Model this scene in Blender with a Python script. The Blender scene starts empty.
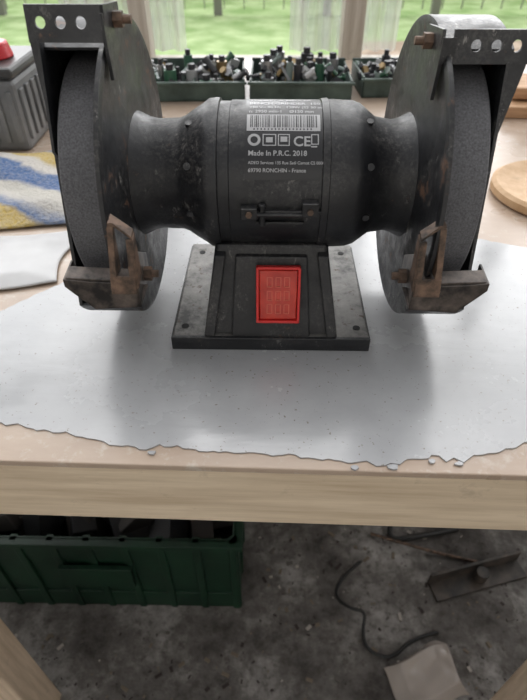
import bpy, bmesh, math, random
from mathutils import Vector, Matrix
from mathutils import noise as mn
random.seed(7)
sc=bpy.context.scene
H=0.75
# ---------------- materials ----------------
def newmat(name):
    m=bpy.data.materials.new(name); m.use_nodes=True
    nt=m.node_tree; b=nt.nodes['Principled BSDF']
    return m,nt,b
def simple(name,col,rough=0.5,metal=0.0,**k):
    m,nt,b=newmat(name)
    b.inputs['Base Color'].default_value=(*col,1); b.inputs['Roughness'].default_value=rough; b.inputs['Metallic'].default_value=metal
    for kk,v in k.items(): b.inputs[kk.replace('_',' ')].default_value=v
    return m
def N(nt,t,**k):
    n=nt.nodes.new(t)
    for a,v in k.items(): setattr(n,a,v)
    return n
def noise(nt,scale,detail=4,rough=0.6,vec=None,coord='Object',stretch=None,rot=None):
    n=N(nt,'ShaderNodeTexNoise'); n.inputs['Scale'].default_value=scale; n.inputs['Detail'].default_value=detail; n.inputs['Roughness'].default_value=rough
    tc=N(nt,'ShaderNodeTexCoord')
    if stretch:
        mp=N(nt,'ShaderNodeMapping'); mp.inputs['Scale'].default_value=stretch
        if rot: mp.inputs['Rotation'].default_value=rot
        nt.links.new(tc.outputs[coord],mp.inputs['Vector']); nt.links.new(mp.outputs[0],n.inputs['Vector'])
    else: nt.links.new(tc.outputs[coord],n.inputs['Vector'])
    return n.outputs['Fac']
def ramp(nt,fac,stops):
    r=N(nt,'ShaderNodeValToRGB'); e=r.color_ramp.elements
    while len(e)<len(stops): e.new(0.5)
    for i,(p,c) in enumerate(stops):
        e[i].position=p; e[i].color=(*c,1) if len(c)==3 else c
    nt.links.new(fac,r.inputs['Fac']); return r.outputs['Color']
def mix(nt,fac,a,b,blend='MIX'):
    m=N(nt,'ShaderNodeMix',data_type='RGBA',blend_type=blend)
    if isinstance(fac,float): m.inputs[0].default_value=fac
    else: nt.links.new(fac,m.inputs[0])
    for i,v in ((6,a),(7,b)):
        if isinstance(v,tuple): m.inputs[i].default_value=(*v,1)
        else: nt.links.new(v,m.inputs[i])
    return m.outputs[2]
def bump(nt,b,h,strength=0.3,dist=0.001):
    bn=N(nt,'ShaderNodeBump'); bn.inputs['Strength'].default_value=strength; bn.inputs['Distance'].default_value=dist
    nt.links.new(h,bn.inputs['Height']); nt.links.new(bn.outputs[0],b.inputs['Normal'])
def L(nt,a,b): nt.links.new(a,b)
def two(name,c1,c2,scale,rough=0.6,p=(0.35,0.65),bs=0.2,bd=0.001,metal=0,stretch=None,detail=5):
    m,nt,b=newmat(name); f=noise(nt,scale,detail,0.6,stretch=stretch)
    L(nt,ramp(nt,f,[(p[0],c1),(p[1],c2)]),b.inputs['Base Color']); b.inputs['Roughness'].default_value=rough; b.inputs['Metallic'].default_value=metal
    bump(nt,b,f,bs,bd); return m
def mul(nt,a,b):
    n=N(nt,'ShaderNodeMath',operation='MULTIPLY'); nt.links.new(a,n.inputs[0])
    if isinstance(b,float): n.inputs[1].default_value=b
    else: nt.links.new(b,n.inputs[1])
    return n.outputs[0]
def blackpaint(name,rust=0.60,rough=0.3,base=(0.005,0.0055,0.007),dustamt=0.4,scr=0.4,patch=30):
    m,nt,b=newmat(name)
    f1=noise(nt,14,6,0.65); f2=noise(nt,420,4,0.75); f3=noise(nt,48,10,0.75); f4=noise(nt,patch,6,0.65); f5=noise(nt,170,6,0.8,stretch=(1,1,.45)); f6=noise(nt,120,2,0.5)
    c=ramp(nt,f1,[(0.35,base),(0.7,tuple(x*2.0+0.003 for x in base))])
    geo=N(nt,'ShaderNodeNewGeometry'); sx=N(nt,'ShaderNodeSeparateXYZ'); L(nt,geo.outputs['Normal'],sx.inputs[0])
    up=ramp(nt,sx.outputs['Z'],[(0.0,(0.30,)*3),(0.8,(1,1,1))])
    dz=mul(nt,mul(nt,ramp(nt,f2,[(0.44,(0,0,0)),(0.68,(1,1,1))]),ramp(nt,f4,[(0.42,(0.03,)*3),(0.64,(1,1,1))])),up)
    c=mix(nt,mul(nt,dz,dustamt),c,(0.22,0.205,0.19))
    c=mix(nt,mul(nt,mul(nt,ramp(nt,f5,[(0.585,(0,0,0)),(0.63,(1,1,1))]),ramp(nt,f4,[(0.47,(0,0,0)),(0.56,(1,1,1))])),scr),c,(0.24,0.23,0.215))
    c=mix(nt,ramp(nt,f3,[(rust,(0,0,0)),(rust+0.05,(0.85,)*3)]),c,(0.12,0.065,0.04))
    L(nt,c,b.inputs['Base Color'])
    L(nt,ramp(nt,f3,[(0.38,(rough,)*3),(0.62,(rough+0.30,)*3)]),b.inputs['Roughness'])
    b1=N(nt,'ShaderNodeBump'); b1.inputs['Strength'].default_value=.55; b1.inputs['Distance'].default_value=.0008; L(nt,f3,b1.inputs['Height'])
    b2=N(nt,'ShaderNodeBump'); b2.inputs['Strength'].default_value=.35; b2.inputs['Distance'].default_value=.0005; L(nt,f6,b2.inputs['Height']); L(nt,b1.outputs[0],b2.inputs['Normal'])
    L(nt,b2.outputs[0],b.inputs['Normal']); return m
M_black=blackpaint('black_worn_paint',0.635,0.28)
M_guard=blackpaint('guard_paint',0.585,0.28,(0.008,0.0085,0.010),0.55,0.9,22)
M_rust=two('rusty_steel',(0.03,0.023,0.018),(0.20,0.125,0.085),110,0.6,(0.35,0.66),0.6,0.0006,0.2,detail=8)
M_brk=two('dull_steel',(0.012,0.011,0.011),(0.13,0.105,0.09),80,0.42,(0.38,0.66),0.4,0.0005,0.3,detail=8)
m,nt,b=newmat('worn_plate_steel'); f=noise(nt,45,9,0.75); g=noise(nt,130,5,0.7)
c=ramp(nt,f,[(0.36,(0.03,0.029,0.027)),(0.50,(0.14,0.135,0.127)),(0.72,(0.23,0.22,0.208))])
c=mix(nt,ramp(nt,g,[(0.60,(0,0,0)),(0.66,(1,1,1))]),c,(0.06,0.04,0.028))
L(nt,c,b.inputs['Base Color']); b.inputs['Roughness'].default_value=0.5; b.inputs['Metallic'].default_value=0.3; bump(nt,b,f,0.4,0.0006); M_plate=m
m,nt,b=newmat('abrasive_stone'); f=noise(nt,900,2,0.6); g=noise(nt,30,5,0.6)
c=mix(nt,0.5,ramp(nt,f,[(0.3,(0.05,0.05,0.053)),(0.7,(0.20,0.20,0.215))]),ramp(nt,g,[(0.3,(0.06,0.06,0.065)),(0.7,(0.13,0.13,0.14))]))
L(nt,c,b.inputs['Base Color']); b.inputs['Roughness'].default_value=0.8; bump(nt,b,f,0.6,0.0006); M_stone=m
M_label=simple('label_black',(0.014,0.014,0.016),0.35)
M_print=simple('label_silver_print',(0.36,0.36,0.37),0.4)
M_red=two('switch_red',(0.38,0.020,0.013),(0.55,0.05,0.03),90,0.22)
M_redl=simple('switch_red_light',(0.62,0.15,0.10),0.4)
M_redd=simple('switch_rim_red',(0.55,0.02,0.018),0.35)
M_steel=simple('bolt_steel',(0.22,0.2,0.18),0.4,0.8)
M_dark=simple('dark_gap',(0.01,0.01,0.01),0.8)
m,nt,b=newmat('hardboard'); f=noise(nt,6,6,0.65,stretch=(1,3,1)); g=noise(nt,90,4,0.7); h=noise(nt,3,5,0.6)
c=ramp(nt,f,[(0.3,(0.34,0.25,0.185)),(0.7,(0.48,0.38,0.30))])
c=mix(nt,ramp(nt,g,[(0.55,(0,0,0)),(0.75,(0.6,0.6,0.6))]),c,(0.55,0.52,0.47))
L(nt,c,b.inputs['Base Color']); L(nt,ramp(nt,h,[(0.35,(0.18,)*3),(0.65,(0.42,)*3)]),b.inputs['Roughness']); bump(nt,b,g,0.15,0.0006); M_board=m
m,nt,b=newmat('grey_paint_film'); f=noise(nt,14,6,0.6); g=noise(nt,45,3,0.5,stretch=(0.6,2.0,1)); h=noise(nt,420,2,0.5); k=noise(nt,9,6,0.65)
c=ramp(nt,f,[(0.3,(0.31,0.315,0.325)),(0.7,(0.39,0.395,0.405))])
c=mix(nt,ramp(nt,h,[(0.68,(0,0,0)),(0.74,(1,1,1))]),c,(0.20,0.18,0.16))
L(nt,c,b.inputs['Base Color']); L(nt,ramp(nt,k,[(0.38,(0.12,)*3),(0.62,(0.30,)*3)]),b.inputs['Roughness']); b.inputs['Specular IOR Level'].default_value=0.75; bump(nt,b,g,0.22,0.0010); M_paint=m
def wood(name,c1,c2,sx=(0.8,12,12),rough=0.65):
    m,nt,b=newmat(name); f=noise(nt,9,7,0.65,stretch=sx); k=noise(nt,35,5,0.7)
    c=ramp(nt,f,[(0.3,c1),(0.7,c2)])
    c=mix(nt,ramp(nt,k,[(0.62,(0,0,0)),(0.8,(0.5,0.5,0.5))]),c,tuple(x*0.45 for x in c1))
    L(nt,c,b.inputs['Base Color']); b.inputs['Roughness'].default_value=rough; bump(nt,b,f,0.3,0.001); return m
M_apron=wood('apron_timber',(0.50,0.39,0.27),(0.72,0.60,0.45))
M_leg=wood('leg_timber',(0.50,0.38,0.26),(0.76,0.61,0.47),(12,12,0.8))
M_plank=wood('plank_wood',(0.34,0.18,0.09),(0.60,0.38,0.22))
M_frame=wood('window_timber',(0.42,0.37,0.31),(0.62,0.58,0.52),(12,12,0.8))
M_round=wood('round_board_wood',(0.46,0.28,0.14),(0.66,0.46,0.28),(6,6,1))
m,nt,b=newmat('dusty_concrete'); f=noise(nt,6,9,0.7); g=noise(nt,60,6,0.7)
c=ramp(nt,f,[(0.36,(0.035,0.03,0.027)),(0.50,(0.13,0.12,0.112)),(0.66,(0.36,0.345,0.33))])
c=mix(nt,ramp(nt,g,[(0.5,(0,0,0)),(0.68,(0.8,0.8,0.8))]),c,(0.05,0.042,0.036))
L(nt,c,b.inputs['Base Color']); b.inputs['Roughness'].default_value=0.9; bump(nt,b,g,0.7,0.006); M_floor=m
M_wall=two('plaster_wall',(0.42,0.40,0.37),(0.55,0.53,0.50),4,0.9)
M_crate=two('green_plastic',(0.002,0.016,0.008),(0.005,0.032,0.015),12,0.5)
M_tray=two('tray_green',(0.03,0.05,0.042),(0.09,0.13,0.11),25,0.5)
M_grass=two('grass',(0.25,0.40,0.13),(0.52,0.66,0.33),3,0.9,(0.35,0.65),0.5,0.05,detail=8)
M_soil=two('mulch',(0.28,0.2,0.14),(0.5,0.4,0.3),6,0.9)
m,nt,b=newmat('plastic_sheet'); f=noise(nt,10,4,0.5,stretch=(4,1,0.6))
b.inputs['Base Color'].default_value=(0.8,0.82,0.83,1); b.inputs['Roughness'].default_value=0.3
L(nt,ramp(nt,f,[(0.35,(0.45,)*3),(0.65,(0.85,)*3)]),b.inputs['Alpha']); bump(nt,b,f,0.5,0.02); M_sheet=m
M_bag=simple('clear_bag',(0.50,0.44,0.40),0.25,0,Alpha=0.6)
# ---------------- mesh helpers ----------------
def empty(name,loc=(0,0,0),rot=0):
    o=bpy.data.objects.new(name,None); o.location=loc; o.rotation_euler=(0,0,rot); o.empty_display_size=0.05; sc.collection.objects.link(o); return o
def obj(name,bm,mat,parent=None,smooth=False,bevel=0,seg=2):
    bmesh.ops.recalc_face_normals(bm,faces=bm.faces)
    me=bpy.data.meshes.new(name); bm.to_mesh(me); bm.free()
    o=bpy.data.objects.new(name,me); sc.collection.objects.link(o)
    if mat: 
        for mm in (mat if isinstance(mat,list) else [mat]): me.materials.append(mm)
    if smooth:
        me.shade_smooth()
        me.set_sharp_from_angle(angle=math.radians(35))
    if bevel:
        md=o.modifiers.new('b','BEVEL'); md.width=bevel; md.segments=seg; md.limit_method='ANGLE'
    if parent: o.parent=parent
    return o
def addbox(bm,x0,x1,y0,y1,z0,z1,mi=0,M=None):
    vs=[bm.verts.new((x,y,z)) for z in (z0,z1) for y in (y0,y1) for x in (x0,x1)]
    if M: 
        for v in vs: v.co=M@v.co
    fs=[(0,1,3,2),(4,5,7,6),(0,1,5,4),(2,3,7,6),(0,2,6,4),(1,3,7,5)]
    for f in fs:
        ff=bm.faces.new([vs[i] for i in f]); ff.material_index=mi
def box(name,x0,x1,y0,y1,z0,z1,mat,parent=None,bevel=0.001):
    bm=bmesh.new(); addbox(bm,x0,x1,y0,y1,z0,z1); return obj(name,bm,mat,parent,bevel=bevel)
def addhexa(bm,pts):
    vs=[bm.verts.new(p) for p in pts]
    for f in [(0,1,2,3),(4,5,6,7),(0,1,5,4),(1,2,6,5),(2,3,7,6),(3,0,4,7)]: bm.faces.new([vs[i] for i in f])
def hexa(name,pts,mat,parent=None,bevel=0.001):
    bm=bmesh.new(); addhexa(bm,pts)
    return obj(name,bm,mat,parent,bevel=bevel)
def prism(bm,pts,d,mi=0):
    a=[bm.verts.new(p) for p in pts]; b2=[bm.verts.new(Vector(p)+Vector(d)) for p in pts]
    n=len(pts); f=bm.faces.new(a); f.material_index=mi; f=bm.faces.new(b2[::-1]); f.material_index=mi
    for i in range(n):
        f=bm.faces.new([a[i],a[(i+1)%n],b2[(i+1)%n],b2[i]]); f.material_index=mi
def lathe_x(bm,prof,cy=0,cz=0,n=96,mi=0):
    rings=[]
    for x,r in prof:
        if r<1e-6: rings.append([bm.verts.new((x,cy,cz))])
        else: rings.append([bm.verts.new((x,cy-r*math.cos(2*math.pi*i/n),cz+r*math.sin(2*math.pi*i/n))) for i in range(n)])
    for a,b2 in zip(rings,rings[1:]):
        for i in range(n):
            j=(i+1)%n
            if len(a)==1: f=bm.faces.new([a[0],b2[i],b2[j]])
            elif len(b2)==1: f=bm.faces.new([a[i],a[j],b2[0]])
            else: f=bm.faces.new([a[i],a[j],b2[j],b2[i]])
            f.material_index=mi
def cyl(bm,p0,p1,r,n=20,r2=None,mi=0):
    p0=Vector(p0);p1=Vector(p1);d=(p1-p0); q=d.to_track_quat('Z','Y'); r2=r if r2 is None else r2
    a=[bm.verts.new(p0+q@Vector((r*math.cos(2*math.pi*i/n),r*math.sin(2*math.pi*i/n),0))) for i in range(n)]
    c=[bm.verts.new(p1+q@Vector((r2*math.cos(2*math.pi*i/n),r2*math.sin(2*math.pi*i/n),0))) for i in range(n)]
    for f in (bm.faces.new(a[::-1]),bm.faces.new(c)): f.material_index=mi
    for i in range(n):
        f=bm.faces.new([a[i],a[(i+1)%n],c[(i+1)%n],c[i]]); f.material_index=mi
def cylo(name,p0,p1,r,mat,parent=None,n=20,r2=None,bevel=0):
    bm=bmesh.new(); cyl(bm,p0,p1,r,n,r2); return obj(name,bm,mat,parent,smooth=True,bevel=bevel)
def curve(name,pts,r,mat,parent=None):
    cu=bpy.data.curves.new(name,'CURVE'); cu.dimensions='3D'; cu.bevel_depth=r; cu.bevel_resolution=3; cu.use_fill_caps=True
    s=cu.splines.new('NURBS'); s.points.add(len(pts)-1); s.use_endpoint_u=True; s.order_u=3
    for p,q in zip(s.points,pts): p.co=(*q,1)
    o=bpy.data.objects.new(name,cu); sc.collection.objects.link(o); cu.materials.append(mat)
    if parent: o.parent=parent
    return o
# ================= BENCH GRINDER =================
G=empty('bench_grinder',(0.006,0.345,H+0.0012),math.radians(-1.0))
AZ=0.104
bm=bmesh.new()
lathe_x(bm,[(-.0885,0),(-.0885,.040),(-.086,.039),(-.080,.0362),(-.074,.0350),(-.060,.0355),(-.056,.037),(-.050,.041),(-.044,.0445),(-.0405,.0470),(-.036,.0475),(-.0335,.0473),(-.033,.0455),(-.0265,.0455),(-.026,.0462),(.0295,.0462),(.030,.0472),(.034,.0475),(.0345,.0468),(.038,.0468),(.050,.0462),(.055,.0445),(.061,.040),(.065,.0370),(.076,.0352),(.081,.0365),(.086,.039),(.0885,.040),(.0885,0)],0,AZ,128)
obj('motor_housing',bm,M_black,G,smooth=True)
bm=bmesh.new(); addbox(bm,-.070,.070,-.058,.070,.003,.0105)
obj('base_plate',bm,M_plate,G,bevel=.0012)
bm=bmesh.new(); addbox(bm,-.0705,.0705,-.0605,-.0575,0,.0108); addbox(bm,-.0712,-.0702,-.0575,.070,0,.0085); addbox(bm,.0702,.0712,-.0575,.070,0,.0085); addbox(bm,-.069,.069,-.056,.069,0,.004)
obj('base_lip',bm,M_black,G,bevel=.0006)
bm=bmesh.new()
for x,y in [(-.062,-.047),(.062,-.047),(-.060,.055),(.060,.055)]:
    cyl(bm,(x,y,.0100),(x,y,.0108),.0026,20)
obj('mounting_holes',bm,M_dark,G)
hexa('pedestal',[(-.044,-.055,.008),(.044,-.055,.008),(.046,.045,.008),(-.046,.045,.008),(-.037,-.036,.072),(.037,-.036,.072),(.037,.036,.072),(-.037,.036,.072)],M_black,G,.002)
for s in (-1,1):
    hexa('pedestal_rib_%d'%(s+2),[(s*.040,-.0585,.008),(s*.0475,-.0585,.008),(s*.0475,-.045,.008),(s*.040,-.045,.008),(s*.0305,-.0415,.066),(s*.038,-.0415,.066),(s*.038,-.030,.07),(s*.0305,-.030,.07)],M_black,G,.001)
hexa('switch_panel',[(-.028,-.0575,.009),(.028,-.0575,.009),(.028,-.050,.009),(-.028,-.050,.009),(-.024,-.0415,.066),(.024,-.0415,.066),(.024,-.034,.066),(-.024,-.034,.066)],M_black,G,.0012)
sw=empty('switch',(0.0048,-.0508,.0425)); sw.parent=G; sw.rotation_euler=(math.radians(-15.5),0,0); sw.scale=(.96,1,.89)
bm=bmesh.new()
w,h=.0155,.0225
for a in [(-w,w,-.004,.001,h-.0022,h),(-w,w,-.004,.001,-h,-h+.0022),(-w,-w+.002,-.004,.001,-h,h),(w-.002,w,-.004,.001,-h,h)]: addbox(bm,*a)
obj('switch_rim',bm,M_redd,sw,bevel=.0006)
hexa('switch_rocker',[(-.0132,-.0020,-.020),(.0132,-.0020,-.020),(.0132,.0008,-.020),(-.0132,.0008,-.020),(-.0132,-.0045,.020),(.0132,-.0045,.020),(.0132,.0008,.020),(-.0132,.0008,.020)],M_red,sw,.0008)
bm=bmesh.new()
def swy(z): return -.0020-.0025*(z+.020)/.040
for xs in (-.006,0,.006):
    for zs in (-.011,.0,.011):
        for (u0,u1,v0,v1) in ((-.0020,.0020,-.0040,-.0034),(-.0020,.0020,.0034,.0040),(-.0020,-.0014,-.004,.004),(.0014,.0020,-.004,.004)):
            addbox(bm,xs+u0,xs+u1,swy(zs)-.0004,swy(zs)+.0006,zs+v0,zs+v1)
obj('switch_marks',bm,M_redl,sw)
bm=bmesh.new()
def drum(x,phi,r): return Vector((x,-r*math.cos(math.radians(phi)),AZ+r*math.sin(math.radians(phi))))
addbox(bm,-.018,.030,-.0495,-.045,AZ-.0035,AZ-.0015)
addbox(bm,-.019,-.009,-.0525,-.045,AZ-.006,AZ+.0015)
addbox(bm,.018,.028,-.0525,-.045,AZ-.004,AZ+.005)
addbox(bm,-.010,.020,-.0475,-.045,AZ-.0115,AZ-.0095)
cyl(bm,(-.010,-.051,AZ-.003),(.019,-.051,AZ-.003),.0012,12)
cyl(bm,(-.006,-.049,AZ-.011),(-.006,-.049,AZ+.003),.002,12)
obj('terminal_clasp',bm,M_black,G,bevel=.0005)
bm=bmesh.new(); cyl(bm,(-.014,-.0525,AZ-.002),(-.014,-.054,AZ-.002),.002,6); cyl(bm,(.023,-.0525,AZ+.000),(.023,-.054,AZ+.000),.002,6)
obj('clasp_screws',bm,M_rust,G)
bm=bmesh.new()
for phi in (70,30,-12):
    for x,r in ((.0585,.0415),(-.0515,.0395)):
        p=drum(x,phi,r); q=drum(x,phi,r+.0018); cyl(bm,p,q,.0022,12)
obj('collar_screws',bm,M_black,G,smooth=True)
RL=.0465
bm=bmesh.new(); nx,npz=2,40; x0,x1=-.0165,.0290
g=[[bm.verts.new(drum(x0+(x1-x0)*i/nx,20+85*j/npz,RL)) for i in range(nx+1)] for j in range(npz+1)]
for j in range(npz):
    for i in range(nx): bm.faces.new([g[j][i],g[j][i+1],g[j+1][i+1],g[j+1][i]])
obj('rating_label',bm,M_label,G,smooth=True)
RT=.0467
def wrapmap(u,phi0,v): return drum(u,phi0+math.degrees(v/RT),RT)
def wtext(txt,x,phi,size,name='label_text'):
    cu=bpy.data.curves.new('t','FONT'); cu.body=txt; cu.size=size; cu.resolution_u=3; cu.offset=size*0.018
    t=bpy.data.objects.new('t',cu); sc.collection.objects.link(t); bpy.context.view_layer.update()
    me=bpy.data.meshes.new_from_object(t.evaluated_get(bpy.context.evaluated_depsgraph_get()))
    for v in me.vertices: v.co=wrapmap(x+v.co.x,phi,v.co.y)
    bpy.data.objects.remove(t); o=bpy.data.objects.new(name,me); sc.collection.objects.link(o); me.materials.clear(); me.materials.append(M_print); o.parent=G
wtext('69790 RONCHIN - France',x0+.002,25.5,.0031)
wtext('ADEO Services 135 Rue Sadi Carnot CS 00001',x0+.002,31,.0024)
wtext('Made In P.R.C. 2018',x0+.002,37,.0042)
wtext('CE',x0+.0285,44,.0085)
wtext('n: 2950 min-1    Ø150 mm',x0+.002,73.3,.0036)
wtext('230 V~ 50 Hz   120W (S2 30 min)',x0+.002,79,.0034)
wtext('BENCH GRINDER  150 mm',x0+.002,85,.0044)
wtext('TOURET A MEULER',x0+.002,92.5,.0044)
bm=bmesh.new()
def wrect(u0,u1,p0,p1,n=6,r=RT):
    for k in range(n):
        a=p0+(p1-p0)*k/n; c=p0+(p1-p0)*(k+1)/n
        bm.faces.new([bm.verts.new(drum(u0,a,r)),bm.verts.new(drum(u1,a,r)),bm.verts.new(drum(u1,c,r)),bm.verts.new(drum(u0,c,r))])
wrect(x0+.001,x1-.001,55.5,71,10)
def frame(u0,u1,p0,p1,t=.0006):
    tp=math.degrees(t/RT); wrect(u0,u1,p0,p0+tp,1); wrect(u0,u1,p1-tp,p1,1); wrect(u0,u0+t,p0,p1,3); wrect(u1-t,u1,p0,p1,3)
frame(x0+.0105,x0+.0185,44,53); wrect(x0+.0125,x0+.0165,46.5,50.5,2); frame(x0+.0195,x0+.0265,44,53); wrect(x0+.021,x0+.025,47,51,2)
frame(x0+.0390,x0+.0435,45,53); wrect(x0+.039,x0+.0425,43,44,1)
cx=x0+.0055
for k in range(24):
    a=2*math.pi*k/24; c=2*math.pi*(k+1)/24
    P=lambda r,t: wrapmap(cx+r*math.cos(t),48.5,r*math.sin(t))
    bm.faces.new([bm.verts.new(P(.0022,a)),bm.verts.new(P(.0038,a)),bm.verts.new(P(.0038,c)),bm.verts.new(P(.0022,c))])
obj('label_print',bm,M_print,G)
bm=bmesh.new(); u=x0+.003
while u<x1-.0035:
    wd=random.choice([.0004,.0006,.0009]); wrect(u,u+wd,58.5,70,8,RT+.0001); u+=wd+random.choice([.0004,.0006,.0008])
u=x0+.005
while u<x1-.006:
    wrect(u,u+.0008,56.3,57.7,1,RT+.0001); u+=.0021
obj('label_barcode',bm,M_label,G)
R=.092
def guard(s,tag,brz,bx,rx):
    bm=bmesh.new()
    lathe_x(bm,[(s*.0875,.03),(s*.0868,.052),(s*.0882,.056),(s*.0885,.084),(s*.0873,.089),(s*.0882,.092),(s*.0905,.092),(s*.0905,.03)],0,AZ,128)
    obj('guard_inner_plate_'+tag,bm,M_guard,G,smooth=True)
    bm=bmesh.new(); a0,a1=66,322; n=72; rings=[]
    for k in range(n+1):
        a=math.radians(a0+(a1-a0)*k/n); rr=[]
        for x,r in ((s*.0905,R),(s*.1235,R),(s*.1235,R-.0016),(s*.0905,R-.0016)):
            rr.append(bm.verts.new((x,-r*math.cos(a),AZ+r*math.sin(a))))
        rings.append(rr)
    for p,q in zip(rings,rings[1:]):
        for i in range(4): bm.faces.new([p[i],p[(i+1)%4],q[(i+1)%4],q[i]])
    bm.faces.new(rings[0]); bm.faces.new(rings[-1][::-1])
    obj('guard_band_'+tag,bm,M_guard,G,smooth=True)
    bm=bmesh.new(); pts=[(s*.1215,-R*math.cos(math.radians(a0+(a1-a0)*k/60)),AZ+R*math.sin(math.radians(a0+(a1-a0)*k/60))) for k in range(61)]
    prism(bm,pts,(s*.002,0,0)); obj('guard_outer_cover_'+tag,bm,M_guard,G)
    bm=bmesh.new(); lathe_x(bm,[(s*.1235,.045),(s*.129,.040),(s*.131,.0)],0,AZ,48); obj('guard_cover_boss_'+tag,bm,M_guard,G,smooth=True)
    wr=.0745
    bm=bmesh.new(); lathe_x(bm,[(s*.0920,0),(s*.0920,wr-.001),(s*.0930,wr),(s*.1150,wr),(s*.1160,wr-.001),(s*.1160,0)],0,AZ,128)
    obj('abrasive_wheel_'+tag,bm,M_stone,G,smooth=True)
    bm=bmesh.new(); lathe_x(bm,[(s*.1160,.022),(s*.1190,.020),(s*.1190,0)],0,AZ,32); obj('wheel_flange_'+tag,bm,M_steel,G,smooth=True)
    zb,zt=brz; yb=-.042
    bm=bmesh.new()
    xa,xb=.0850+bx,.1245+bx
    W=xb-xa; Hh=zt-zb; hr=.0027
    holes=[xa+W*0.30,xa+W*0.56,xa+W*0.82]; zc=(zb+zt)/2+.0005
    edges=[xa+W*0.10]+[(holes[i]+holes[i+1])/2 for i in range(2)]+[xb]
    def quadY(p): prism(bm,[(s*x,yb+(z-zb)*.25,z) for x,z in p],(0,.0015,0))
    quadY([(xa,zb),(edges[0],zb),(edges[0],zt),(xa,zt)])
    for i,hx in enumerate(holes):
        e0,e1=edges[i],edges[i+1]; n=24; sq=[]
        for k in range(n):
            a=2*math.pi*(k+.5)/n; dx,dz=math.cos(a),math.sin(a)
            tx=((e1-hx) if dx>0 else (hx-e0))/abs(dx); tz=((zt-zc) if dz>0 else (zc-zb))/abs(dz); t=min(tx,tz)
            sq.append(((hx+dx*t,zc+dz*t),(hx+dx*hr,zc+dz*hr)))
        for k in range(n):
            (o1,i1),(o2,i2)=sq[k],sq[(k+1)%n]
            poly=[o1,o2,i2,i1]
            if abs(o1[0]-o2[0])>1e-7 and abs(o1[1]-o2[1])>1e-7:
                ccx=e1 if max(o1[0],o2[0])>hx+1e-9 and abs(max(o1[0],o2[0])-e1)<1e-7 else e0
                ccz=zt if abs(max(o1[1],o2[1])-zt)<1e-7 else zb
                poly=[o1,(ccx,ccz),o2,i2,i1]
            quadY(poly)
    bmesh.ops.remove_doubles(bm,verts=bm.verts,dist=1e-6)
    prism(bm,[(s*.0848,yb,zb),(s*.0848,yb+Hh*.25,zt),(s*.0848,yb+.034,zt-.003),(s*.0848,yb+.034,zb+.002),(s*.0848,yb+.008,zb-.018),(s*.0848,yb+.002,zb-.018)],(s*.0018,0,0))
    addbox(bm,min(s*.0848,s*(xa+.001)),max(s*.0848,s*(xa+.001)),yb,yb+.0015,zb,zb+Hh*.8)
    prism(bm,[(s*.1195,yb,zb+.001),(s*.1195,yb+.008,zb+.001),(s*.1195,yb-.012,zb-.055),(s*.1195,yb-.016,zb-.05)],(s*.0015,0,0))
    prism(bm,[(s*.1195,yb+.001,zb+.001),(s*xb,yb+.001,zb+.001),(s*.1205,yb-.010,zb-.040),(s*.1195,yb-.010,zb-.040)],(0,.0015,0))
    obj('spark_bracket_'+tag,bm,M_guard,G)
    bm=bmesh.new()
    cyl(bm,(s*.0848,yb+.021,(zb+zt)/2-.001),(s*.0800,yb+.021,(zb+zt)/2-.001),.0042,6)
    cyl(bm,(s*.081,yb+.021,(zb+zt)/2-.001),(s*.0755,yb+.021,(zb+zt)/2-.001),.0022,12)
    obj('bracket_bolt_'+tag,bm,M_rust,G)
    # tool rest
    TR=empty('tool_rest_'+tag,(s*rx,0,.0055)); TR.parent=G
    bm=bmesh.new()
    yf=-.095; zo=.004
    front=[(s*.078,yf,.054+zo),(s*.106,yf,.052+zo),(s*.1205,yf,.068+zo),(s*.1205,yf,.073+zo),(s*.106,yf,.0715+zo),(s*.078,yf,.0705+zo)]
    prism(bm,front,(0,.002,0))
    addhexa(bm,[(s*.078,yf,.054+zo),(s*.106,yf,.052+zo),(s*.106,yf+.022,.052+zo),(s*.078,yf+.022,.054+zo),(s*.078,yf,.0555+zo),(s*.106,yf,.0535+zo),(s*.106,yf+.022,.0535+zo),(s*.078,yf+.022,.0555+zo)])
    addhexa(bm,[(s*.106,yf,.052+zo),(s*.1205,yf,.068+zo),(s*.1205,yf+.018,.068+zo),(s*.106,yf+.018,.052+zo),(s*.1045,yf,.053+zo),(s*.1190,yf,.069+zo),(s*.1190,yf+.018,.069+zo),(s*.1045,yf+.018,.053+zo)])
    prism(bm,[(s*.1190,yf,.068+zo),(s*.1190,yf,.073+zo),(s*.1190,yf+.018,.075+zo),(s*.1190,yf+.018,.068+zo)],(s*.0015,0,0))
    addhexa(bm,[(s*.083,yf+.001,.0705+zo),(s*.119,yf+.001,.0720+zo),(s*.119,yf+.010,.0745+zo),(s*.083,yf+.010,.0730+zo),(s*.083,yf+.001,.072+zo),(s*.119,yf+.001,.0735+zo),(s*.119,yf+.010,.0760+zo),(s*.083,yf+.010,.0745+zo)])
    prism(bm,[(s*.078,yf,.054+zo),(s*.078,yf,.074+zo),(s*.081,yf+.02,.080+zo),(s*.084,yf+.052,.060+zo),(s*.084,yf+.052,.046+zo),(s*.081,yf+.022,.046+zo)],(s*.002,0,0))
    obj('rest_bracket_'+tag,bm,M_brk,TR,bevel=.0004)
    bm=bmesh.new()
    yy=yf-.0025
    def bar(xb0,xb1,xt0,xt1,z0,z1,yb0,yb1): prism(bm,[(s*xb0,yb0,z0),(s*xb1,yb0,z0),(s*xt1,yb1,z1),(s*xt0,yb1,z1)],(0,.0018,0))
    bar(.0895,.0930,.0865,.0900,.072,.109,yy,yy+.006)
    bar(.0785,.0820,.0770,.0805,.070,.102,yy,yy+.004)
    bar(.0785,.0930,.0780,.0925,.069,.080,yy,yy+.001)
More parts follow.
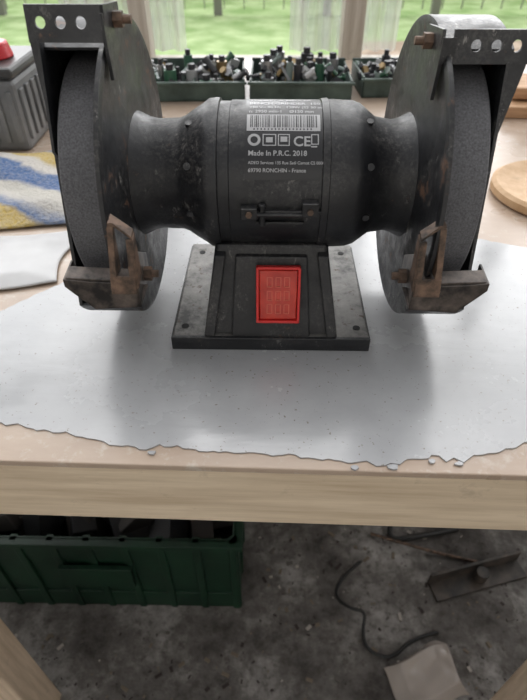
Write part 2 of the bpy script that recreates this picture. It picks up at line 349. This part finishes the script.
    prism(bm,[(s*.0895,yy+.006,.109),(s*.0865,yy+.006,.109),(s*.0770,yy+.004,.102),(s*.0770,yy+.010,.104),(s*.0890,yy+.014,.111)],(0,0,.0018))
    prism(bm,[(s*.0885,yy+.001,.080),(s*.0880,yy+.006,.107),(s*.0880,yy+.013,.109),(s*.0885,yy+.012,.080)],(s*.0016,0,0))
    prism(bm,[(s*.0770,yy+.001,.072),(s*.0765,yy+.004,.102),(s*.0765,yy+.010,.104),(s*.0770,yy+.012,.076)],(s*.0016,0,0))
    obj('rest_fork_'+tag,bm,M_rust,TR,bevel=.0003)
    bm=bmesh.new(); cyl(bm,(s*.0815,yf+.030,.062),(s*.0765,yf+.030,.062),.0045,6); cyl(bm,(s*.0765,yf+.030,.062),(s*.0725,yf+.030,.062),.0024,12)
    obj('rest_bolt_'+tag,bm,M_rust,TR)
guard(-1,'a',(.191,.207),0,-.0015)
guard(1,'b',(.182,.197),.006,.003)
curve('power_cord',[(0,.044,.05),(0,.075,.03),(.01,.10,.0055),(.06,.15,.0045),(.02,.22,.0045),(-.05,.28,.0045)],.0035,simple('cord_black',(0.02,0.02,0.02),0.5),G)

# ================= WORK TABLE =================
T=empty('work_table',(0,0.187,0),math.radians(-2.0))
box('table_top',-.60,.62,-.004,.93,H-.005,H,M_board,T,.0008)
box('front_apron',-.60,.62,.002,.026,H-.070,H-.0052,M_apron,T,.002)
box('rear_apron',-.60,.62,.89,.914,H-.070,H-.0052,M_apron,T,.002)
for i,(x,y) in enumerate([(-.335,.027),(.345,.027),(-.335,.83),(.345,.83)]):
    xs=(x-.07,x) if x<0 else (x,x+.07)
    box('leg_%d'%(i+1),xs[0],xs[1],y,y+.05,0,H-.0052,M_leg,T,.002)
def jag(pts,step,amp):
    out=[]
    for (a,b2) in zip(pts,pts[1:]+pts[:1]):
        a=Vector(a);b2=Vector(b2); n=max(1,int((b2-a).length/step))
        for k in range(n):
            p=a.lerp(b2,k/n); out.append((p.x+random.uniform(-amp,amp),p.y+random.uniform(-amp,amp)*.9+.0016*mn.noise(Vector((p.x*90,p.y*90,0)))))
    return out
outline=[(-.33,.235),(-.26,.222),(-.164,.2165),(-.115,.207),(-.0856,.1985),(-.070,.1965),(-.062,.199),(-.02,.1945),(.03,.190),(.052,.1855),(.060,.188),(.066,.1855),(.079,.1855),(.085,.190),(.103,.1915),(.107,.1865),(.111,.190),(.117,.187),(.123,.191),(.158,.2005),(.22,.206),(.30,.225),(.35,.28),(.33,.36),(.26,.42),(.2046,.4427),(.12,.48),(-.04,.50),(-.10,.48),(-.14,.42),(-.171,.368),(-.207,.331),(-.29,.315),(-.34,.28)]
pj=jag(outline,.0035,.0011)
bm=bmesh.new(); prism(bm,[(x,y,H+.0001) for x,y in pj],(0,0,.0009)); obj('grey_paint_film',bm,M_paint)
bm=bmesh.new()
for (cx,cy,r) in [(.052,.1828,.003),(.075,.1832,.004),(.098,.1875,.003),(.113,.1855,.003),(-.066,.1935,.003)]:
    n=7; a0=random.random()*6
    pts=[(cx+r*random.uniform(.5,1.1)*math.cos(a0+2*math.pi*k/n),cy+.6*r*random.uniform(.5,1.1)*math.sin(a0+2*math.pi*k/n),H+.0003) for k in range(n)]
    prism(bm,pts,(0,0,.0012))
obj('paint_flakes',bm,M_paint)
def cloth(name,x0,x1,y0,y1,z,mat,nx=60,ny=50,amp=.012,seed=0,rot=0,edge=.01):
    bm=bmesh.new()
    cx,cy=(x0+x1)/2,(y0+y1)/2
    g=[]
    for j in range(ny+1):
        r=[]
        for i in range(nx+1):
            x=x0+(x1-x0)*i/nx; y=y0+(y1-y0)*j/ny
            e=min(1,6*min(i/nx,1-i/nx,j/ny,1-j/ny)+.12)
            d=mn.noise(Vector((x*18+seed,y*18,seed)))*.5+.5; d2=mn.noise(Vector((x*45,y*45+seed,3)))*.5+.5
            dx=edge*mn.noise(Vector((x*12,y*12,seed+9))); dy=edge*mn.noise(Vector((x*12,y*12,seed+19)))
            px,py=x+dx-cx,y+dy-cy; c,s=math.cos(rot),math.sin(rot)
            r.append(bm.verts.new((cx+px*c-py*s,cy+px*s+py*c,z+.001+amp*e*(d*.8+d2*.35))))
        g.append(r)
    for j in range(ny):
        for i in range(nx): bm.faces.new([g[j][i],g[j][i+1],g[j+1][i+1],g[j+1][i]])
    o=obj(name,bm,mat,None,smooth=True); md=o.modifiers.new('s','SOLIDIFY'); md.thickness=.0012; md.offset=1; return o
m,nt,b=newmat('rag_fabric')
tc=N(nt,'ShaderNodeTexCoord'); mp=N(nt,'ShaderNodeMapping'); mp.inputs['Rotation'].default_value=(0,0,.45); L(nt,tc.outputs['Object'],mp.inputs[0])
sx=N(nt,'ShaderNodeSeparateXYZ'); L(nt,mp.outputs[0],sx.inputs[0]); f0=noise(nt,16,4,0.6)
a1=N(nt,'ShaderNodeMath',operation='MULTIPLY_ADD'); L(nt,sx.outputs['Y'],a1.inputs[0]); a1.inputs[1].default_value=8.0; a1.inputs[2].default_value=0
a2=N(nt,'ShaderNodeMath',operation='MULTIPLY_ADD'); L(nt,f0,a2.inputs[0]); a2.inputs[1].default_value=.35; L(nt,a1.outputs[0],a2.inputs[2])
fr=N(nt,'ShaderNodeMath',operation='FRACT'); L(nt,a2.outputs[0],fr.inputs[0])
c=ramp(nt,fr.outputs[0],[(0.0,(0.46,0.44,0.40)),(0.16,(0.50,0.48,0.43)),(0.22,(0.05,0.11,0.26)),(0.42,(0.06,0.13,0.29)),(0.48,(0.54,0.51,0.47)),(0.58,(0.52,0.49,0.45)),(0.64,(0.48,0.35,0.10)),(0.76,(0.48,0.35,0.11)),(0.82,(0.10,0.16,0.30)),(0.94,(0.46,0.44,0.41))])
fz=noise(nt,260,3,0.6); c=mix(nt,ramp(nt,fz,[(0.35,(0,0,0)),(0.65,(0.3,)*3)]),c,(0.5,0.48,0.45))
L(nt,c,b.inputs['Base Color']); b.inputs['Roughness'].default_value=0.95; bump(nt,b,fz,0.9,0.003); M_rag=m
cloth('cleaning_rag',-.46,-.185,.455,.64,H,M_rag,amp=.020,seed=3,rot=.12)
M_paper=two('paper',(0.46,0.46,0.465),(0.60,0.60,0.60),8,0.5)
cloth('crumpled_paper',-.40,-.175,.355,.452,H,M_paper,amp=.007,seed=8,rot=.1,edge=.02)
bm=bmesh.new(); prof=[(.068,0),(.072,.003),(.072,.010),(.068,.013),(.060,.011),(.055,.0085)]
n=64; rings=[[bm.verts.new((.318+r*math.cos(2*math.pi*i/n),.535+r*math.sin(2*math.pi*i/n),H+z)) for i in range(n)] for r,z in prof]
for a,c2 in zip(rings,rings[1:]):
    for i in range(n): bm.faces.new([a[i],a[(i+1)%n],c2[(i+1)%n],c2[i]])
bm.faces.new(rings[0][::-1]); bm.faces.new(rings[-1]); obj('round_wooden_board',bm,M_round,None,smooth=True)
P=empty('wooden_planks',(.46,.85,H),math.radians(-4))
box('plank_1',-.20,.14,-.075,-.01,0,.016,M_plank,P,.002); box('plank_2',-.19,.14,-.004,.055,0,.018,M_plank,P,.002); box('plank_3',-.10,.14,-.05,.03,.0185,.034,M_plank,P,.002)
C=empty('battery_charger',(-.345,.71,H))
M_cg=two('charger_grey',(0.12,0.125,0.13),(0.2,0.2,0.2),20,0.5)
box('case',-.08,.055,-.05,.06,0,.082,M_cg,C,.006)
bm=bmesh.new()
for i in range(9): addbox(bm,-.072+i*.0145,-.066+i*.0145,-.0535,-.049,.012,.070)
for i in range(5): addbox(bm,.0545,.0585,-.04+i*.02,-.03+i*.02,.012,.070)
obj('cooling_ribs',bm,M_cg,C,bevel=.001)
box('lid',-.083,.058,-.053,.063,.083,.095,simple('charger_black',(0.03,0.03,0.03),0.4),C,.004)
cylo('red_knob',(.02,0,.095),(.02,0,.112),.024,simple('knob_red',(0.55,0.03,0.04),0.35),C,r2=.02,bevel=.002)
curve('handle',[(-.07,0,.094),(-.07,0,.125),(-.05,0,.13),(-.015,0,.13),(-.008,0,.125),(-.008,0,.094)],.005,simple('h_black',(0.03,0.03,0.03),0.4),C)
mats_small=[simple('p_steel',(0.35,0.35,0.36),0.35,0.8),simple('p_dark',(0.03,0.03,0.035),0.4),simple('p_glass',(0.25,0.31,0.29),0.15),simple('p_green',(0.04,0.12,0.07),0.4),simple('p_brass',(0.28,0.2,0.10),0.4,0.7),simple('p_white',(0.42,0.42,0.42),0.5)]
def tray(x0,x1,y0,y1,n,zrot=0):
    E=empty('parts_tray',((x0+x1)/2,(y0+y1)/2,H),zrot); w=(x1-x0)/2; d=(y1-y0)/2
    bm=bmesh.new(); addbox(bm,-w,w,-d,d,0,.003); addbox(bm,-w,w,-d,-d+.003,0,.028); addbox(bm,-w,w,d-.003,d,0,.034); addbox(bm,-w,-w+.003,-d,d,0,.03); addbox(bm,w-.003,w,-d,d,0,.03)
    for k in range(1,n): xx=-w+2*w*k/n; addbox(bm,xx-.001,xx+.001,-d,d,0,.026)
    addbox(bm,-w-.003,w+.003,-d-.004,-d,.024,.028)
    obj('tray_body',bm,M_tray,E,bevel=.0008)
    bm=bmesh.new()
    for k in range(n*16):
        x=random.uniform(-w+.012,w-.012); y=random.uniform(-d+.012,d-.012); z=.004+random.random()*.014; t=random.random(); mi=random.choice([0,0,1,1,2,3,4,5])
        if t<.22: hh=random.uniform(.018,.034); rr=random.uniform(.005,.010); cyl(bm,(x,y,z),(x,y,z+hh),rr,14,mi=mi); cyl(bm,(x,y,z+hh),(x,y,z+hh+.008),rr*.6,12,mi=1)
        elif t<.7:
            a=random.random()*6; l=random.uniform(.01,.022); dz=random.uniform(-.3,.8)*l
            p=Vector((x,y,z+.014)); q=p+Vector((l*math.cos(a),l*math.sin(a)*.5,dz)); cyl(bm,p,q,random.uniform(.002,.005),8,mi=mi); cyl(bm,q,q+(q-p)*.2,.006,6,mi=mi)
        else:
            Mx=Matrix.Translation((x,y,z+.012))@Matrix.Rotation(random.random()*3,4,Vector((random.random(),random.random(),1)).normalized()); s=random.uniform(.004,.009)
            addbox(bm,-s,s,-s*.6,s*.6,-s*.7,s*.7,mi,Mx)
    obj('small_parts',bm,mats_small,E,smooth=True)
tray(-.185,-.03,.86,.98,4,.03); tray(-.02,.135,.86,.98,4,-.02); tray(.15,.235,.88,.98,3,.05)
cylo('tin_can',(-.235,.86,H),(-.235,.86,H+.05),.022,simple('tin',(0.4,0.4,0.42),0.3,0.8),None,n=32,bevel=.001)

# ================= ROOM =================
box('floor',-1.7,1.7,-1.5,1.3,-.05,0,M_floor,None,0)
box('wall_back',-1.7,1.7,1.19,1.29,0,H-.045,M_wall,None,0)
box('unseen_wall_left',-1.75,-1.65,-1.5,1.3,0,1.7,M_wall,None,0)  # unseen side wall, added to occlude ambient light
box('unseen_wall_right',1.65,1.75,-1.5,1.3,0,1.7,M_wall,None,0)  # out-of-view counterpart, also added for occlusion under the table
box('unseen_wall_front',-1.75,1.75,-1.6,-1.5,0,2.2,M_wall,None,0)  # unseen wall behind the camera, added to darken the camera side
W=empty('window_1',(0,1.22,H))
box('sill',-1.64,1.64,-.03,.06,-.044,-.028,M_frame,W,.002)
for i,(x,wd) in enumerate([(-1.0,.05),(-.245,.035),(.178,.042),(.60,.045),(1.2,.05)]): box('mullion_%d'%i,x-wd/2,x+wd/2,-.02,.03,-.028,1.0,M_frame,W,.002)
box('head_rail',-1.64,1.64,-.02,.03,1.0,1.06,M_frame,W,.002)
def sheet(name,x0,x1,y):
    bm=bmesh.new(); nx,nz=60,20; g=[]
    for j in range(nz+1):
        g.append([bm.verts.new((x0+(x1-x0)*i/nx,y+.010*math.sin(i*.75+.3*math.sin(j*.5)),-.02+1.0*j/nz)) for i in range(nx+1)])
    for j in range(nz):
        for i in range(nx): bm.faces.new([g[j][i],g[j][i+1],g[j+1][i+1],g[j+1][i]])
    obj(name,bm,M_sheet,W,smooth=True)
sheet('plastic_curtain_1',.055,.285,.06); sheet('plastic_curtain_2',-.42,-.165,.06)
box('garden_lawn',-9,9,1.31,14,-.12,-.02,M_grass,None,0)
bm=bmesh.new(); prism(bm,[(.8,3.6,-.02),(6,3.6,-.02),(6,5.2,-.02),(.7,5.0,-.02)],(0,0,.02)); obj('garden_bed',bm,M_soil)
F=empty('garden_fence',(0,6.3,-.02)); bm=bmesh.new()
for i in range(12): addbox(bm,-6+i*1.1,-5.92+i*1.1,-.04,.04,0,1.2)
for z in (.15,.4,.65,.9,1.15): addbox(bm,-6,6.2,-.012,.012,z,z+.02)
for i in range(60): addbox(bm,-6+i*.2,-5.99+i*.2,-.006,.006,.05,1.2)
obj('fence_mesh',bm,simple('fence_grey',(0.30,0.29,0.27),0.8),F)
box('garden_hedge',-9,9,8.5,9.5,-.02,1.6,two('hedge',(0.1,0.2,0.06),(0.3,0.42,0.16),4,0.9),None,.1)

# ================= UNDER TABLE =================
K=empty('storage_crate',(-.275,.585,0),math.radians(-1)); kw,kd,kh=.235,.165,.235
bm=bmesh.new()
addbox(bm,-kw,kw,-kd,kd,0,.006)
for y in (-kd,kd-.006):
    addbox(bm,-kw,kw,y,y+.006,0,.055); addbox(bm,-kw,kw,y+.003,y+.006,.05,.19);addbox(bm,-kw,kw,y,y+.006,.17,kh)
    for k in range(9): xx=-kw+k*(2*kw-.012)/8; addbox(bm,xx,xx+.012,y-.003,y+.009,0,kh)
for x in (-kw,kw-.006):
    addbox(bm,x,x+.006,-kd,kd,0,.055); addbox(bm,x+.001,x+.005,-kd,kd,.05,.19); addbox(bm,x,x+.006,-kd,kd,.17,kh)
    for k in range(6): yy=-kd+k*(2*kd-.012)/5; addbox(bm,x-.003,x+.009,yy,yy+.012,0,kh)
addbox(bm,-kw-.010,kw+.010,-kd-.010,-kd+.004,kh-.012,kh); addbox(bm,-kw-.010,kw+.010,kd-.004,kd+.010,kh-.012,kh)
addbox(bm,-kw-.010,-kw+.004,-kd,kd,kh-.012,kh); addbox(bm,kw-.004,kw+.010,-kd,kd,kh-.012,kh)
addbox(bm,-.06,.06,-kd-.012,-kd-.003,.10,.16)
obj('crate_body',bm,M_crate,K,bevel=.0012)
bm=bmesh.new()
for k in range(60):
    Mx=Matrix.Translation((random.uniform(-.18,.18),random.uniform(-.12,.12),random.uniform(.08,.20)))@Matrix.Rotation(random.random()*3,4,Vector((random.random(),random.random(),.8)).normalized())
    a,b2,c2=random.uniform(.01,.05),random.uniform(.01,.04),random.uniform(.01,.03); addbox(bm,-a,a,-b2,b2,-c2,c2,random.choice([0,1,1,2]),Mx)
obj('crate_contents',bm,[simple('cc1',(0.04,0.035,0.032),0.7),simple('cc2',(0.012,0.012,0.014),0.6),simple('cc3',(0.07,0.06,0.055),0.7)],K,bevel=.002)
bm=bmesh.new()
for k in range(1300):
    x=random.uniform(-.5,.6); y=random.uniform(.15,.95); s=random.choice([.001,.001,.0015,.0015,.002,.003]); 
    if -.54<x<-.01 and y>.37: continue
    Mx=Matrix.Translation((x,y,s*.4))@Matrix.Rotation(random.random()*6,4,'Z'); addbox(bm,-s*random.uniform(1,4),s,-s,s*.8,-s*.4,s*.5,random.choice([0,1,1,1,2,2,3,3]),Mx)
obj('floor_debris',bm,[simple('d1',(0.34,0.31,0.28),0.9),simple('d2',(0.04,0.03,0.028),0.9),simple('d3',(0.15,0.12,0.09),0.9),simple('d4',(0.10,0.09,0.08),0.9)])
M_cab=simple('cable_black',(0.012,0.012,0.012),0.5)
curve('black_cable',[(.19,.50,.004),(.15,.47,.004),(.13,.43,.012),(.155,.40,.03),(.185,.40,.02),(.175,.37,.004),(.18,.34,.004),(.22,.325,.004),(.26,.36,.004),(.31,.37,.004)],.003,M_cab)
curve('rusty_wire',[(.22,.56,.004),(.28,.53,.02),(.34,.52,.004),(.42,.50,.004)],.003,M_rust)
curve('rubber_hose',[(.05,.66,.006),(.12,.60,.006),(.20,.62,.006),(.27,.60,.02),(.25,.545,.006),(.31,.55,.006),(.40,.57,.006)],.005,M_cab)
Z=empty('scrap_bracket',(.385,.46,0),.25)
bm=bmesh.new(); addbox(bm,-.07,.12,-.02,.02,0,.006); addbox(bm,-.07,.12,.014,.02,0,.035); cyl(bm,(.03,-.0,.006),(.03,0,.03),.012,16)
obj('bracket_steel',bm,two('scrap_steel',(0.012,0.011,0.01),(0.07,0.055,0.045),40,0.6),Z,bevel=.001)
box('wood_offcut',.05,.30,.70,.76,0,.03,M_leg,None,.002)
cloth('plastic_bag',.225,.33,.255,.335,0,M_bag,nx=90,ny=70,amp=.040,seed=21,rot=.3,edge=.03)

# ================= LIGHT =================
w=bpy.data.worlds.new('overcast'); sc.world=w; w.use_nodes=True; nt=w.node_tree; bg=nt.nodes['Background']
tc=N(nt,'ShaderNodeTexCoord'); sp=N(nt,'ShaderNodeSeparateXYZ'); L(nt,tc.outputs['Generated'],sp.inputs[0])
ma=N(nt,'ShaderNodeMath',operation='MULTIPLY_ADD'); L(nt,sp.outputs['Y'],ma.inputs[0]); ma.inputs[1].default_value=0.5; ma.inputs[2].default_value=0.5
L(nt,ramp(nt,ma.outputs[0],[(0.0,(0.08,0.08,0.082)),(0.45,(0.15,0.151,0.154)),(0.70,(0.43,0.432,0.44)),(0.95,(1.15,1.155,1.17))]),bg.inputs['Color']); bg.inputs['Strength'].default_value=4.2
sl=bpy.data.lights.new('sun','SUN'); sl.energy=1.0; sl.angle=math.radians(60); sl.color=(1,.98,.95)
so=bpy.data.objects.new('sun',sl); sc.collection.objects.link(so); so.rotation_euler=(math.radians(-40),math.radians(8),0)
# ================= CAMERA =================
cd=bpy.data.cameras.new('camera'); cam=bpy.data.objects.new('camera',cd); sc.collection.objects.link(cam)
cam.location=(0,0,H+.254); cam.rotation_euler=(math.radians(90-41.6),0,0)
cd.sensor_fit='VERTICAL'; cd.sensor_height=24; cd.lens=24*529/700; cd.clip_start=.01
cd.dof.use_dof=True; cd.dof.focus_distance=.36; cd.dof.aperture_fstop=8
sc.camera=cam
sc.view_settings.view_transform='Standard'; sc.view_settings.exposure=0.1
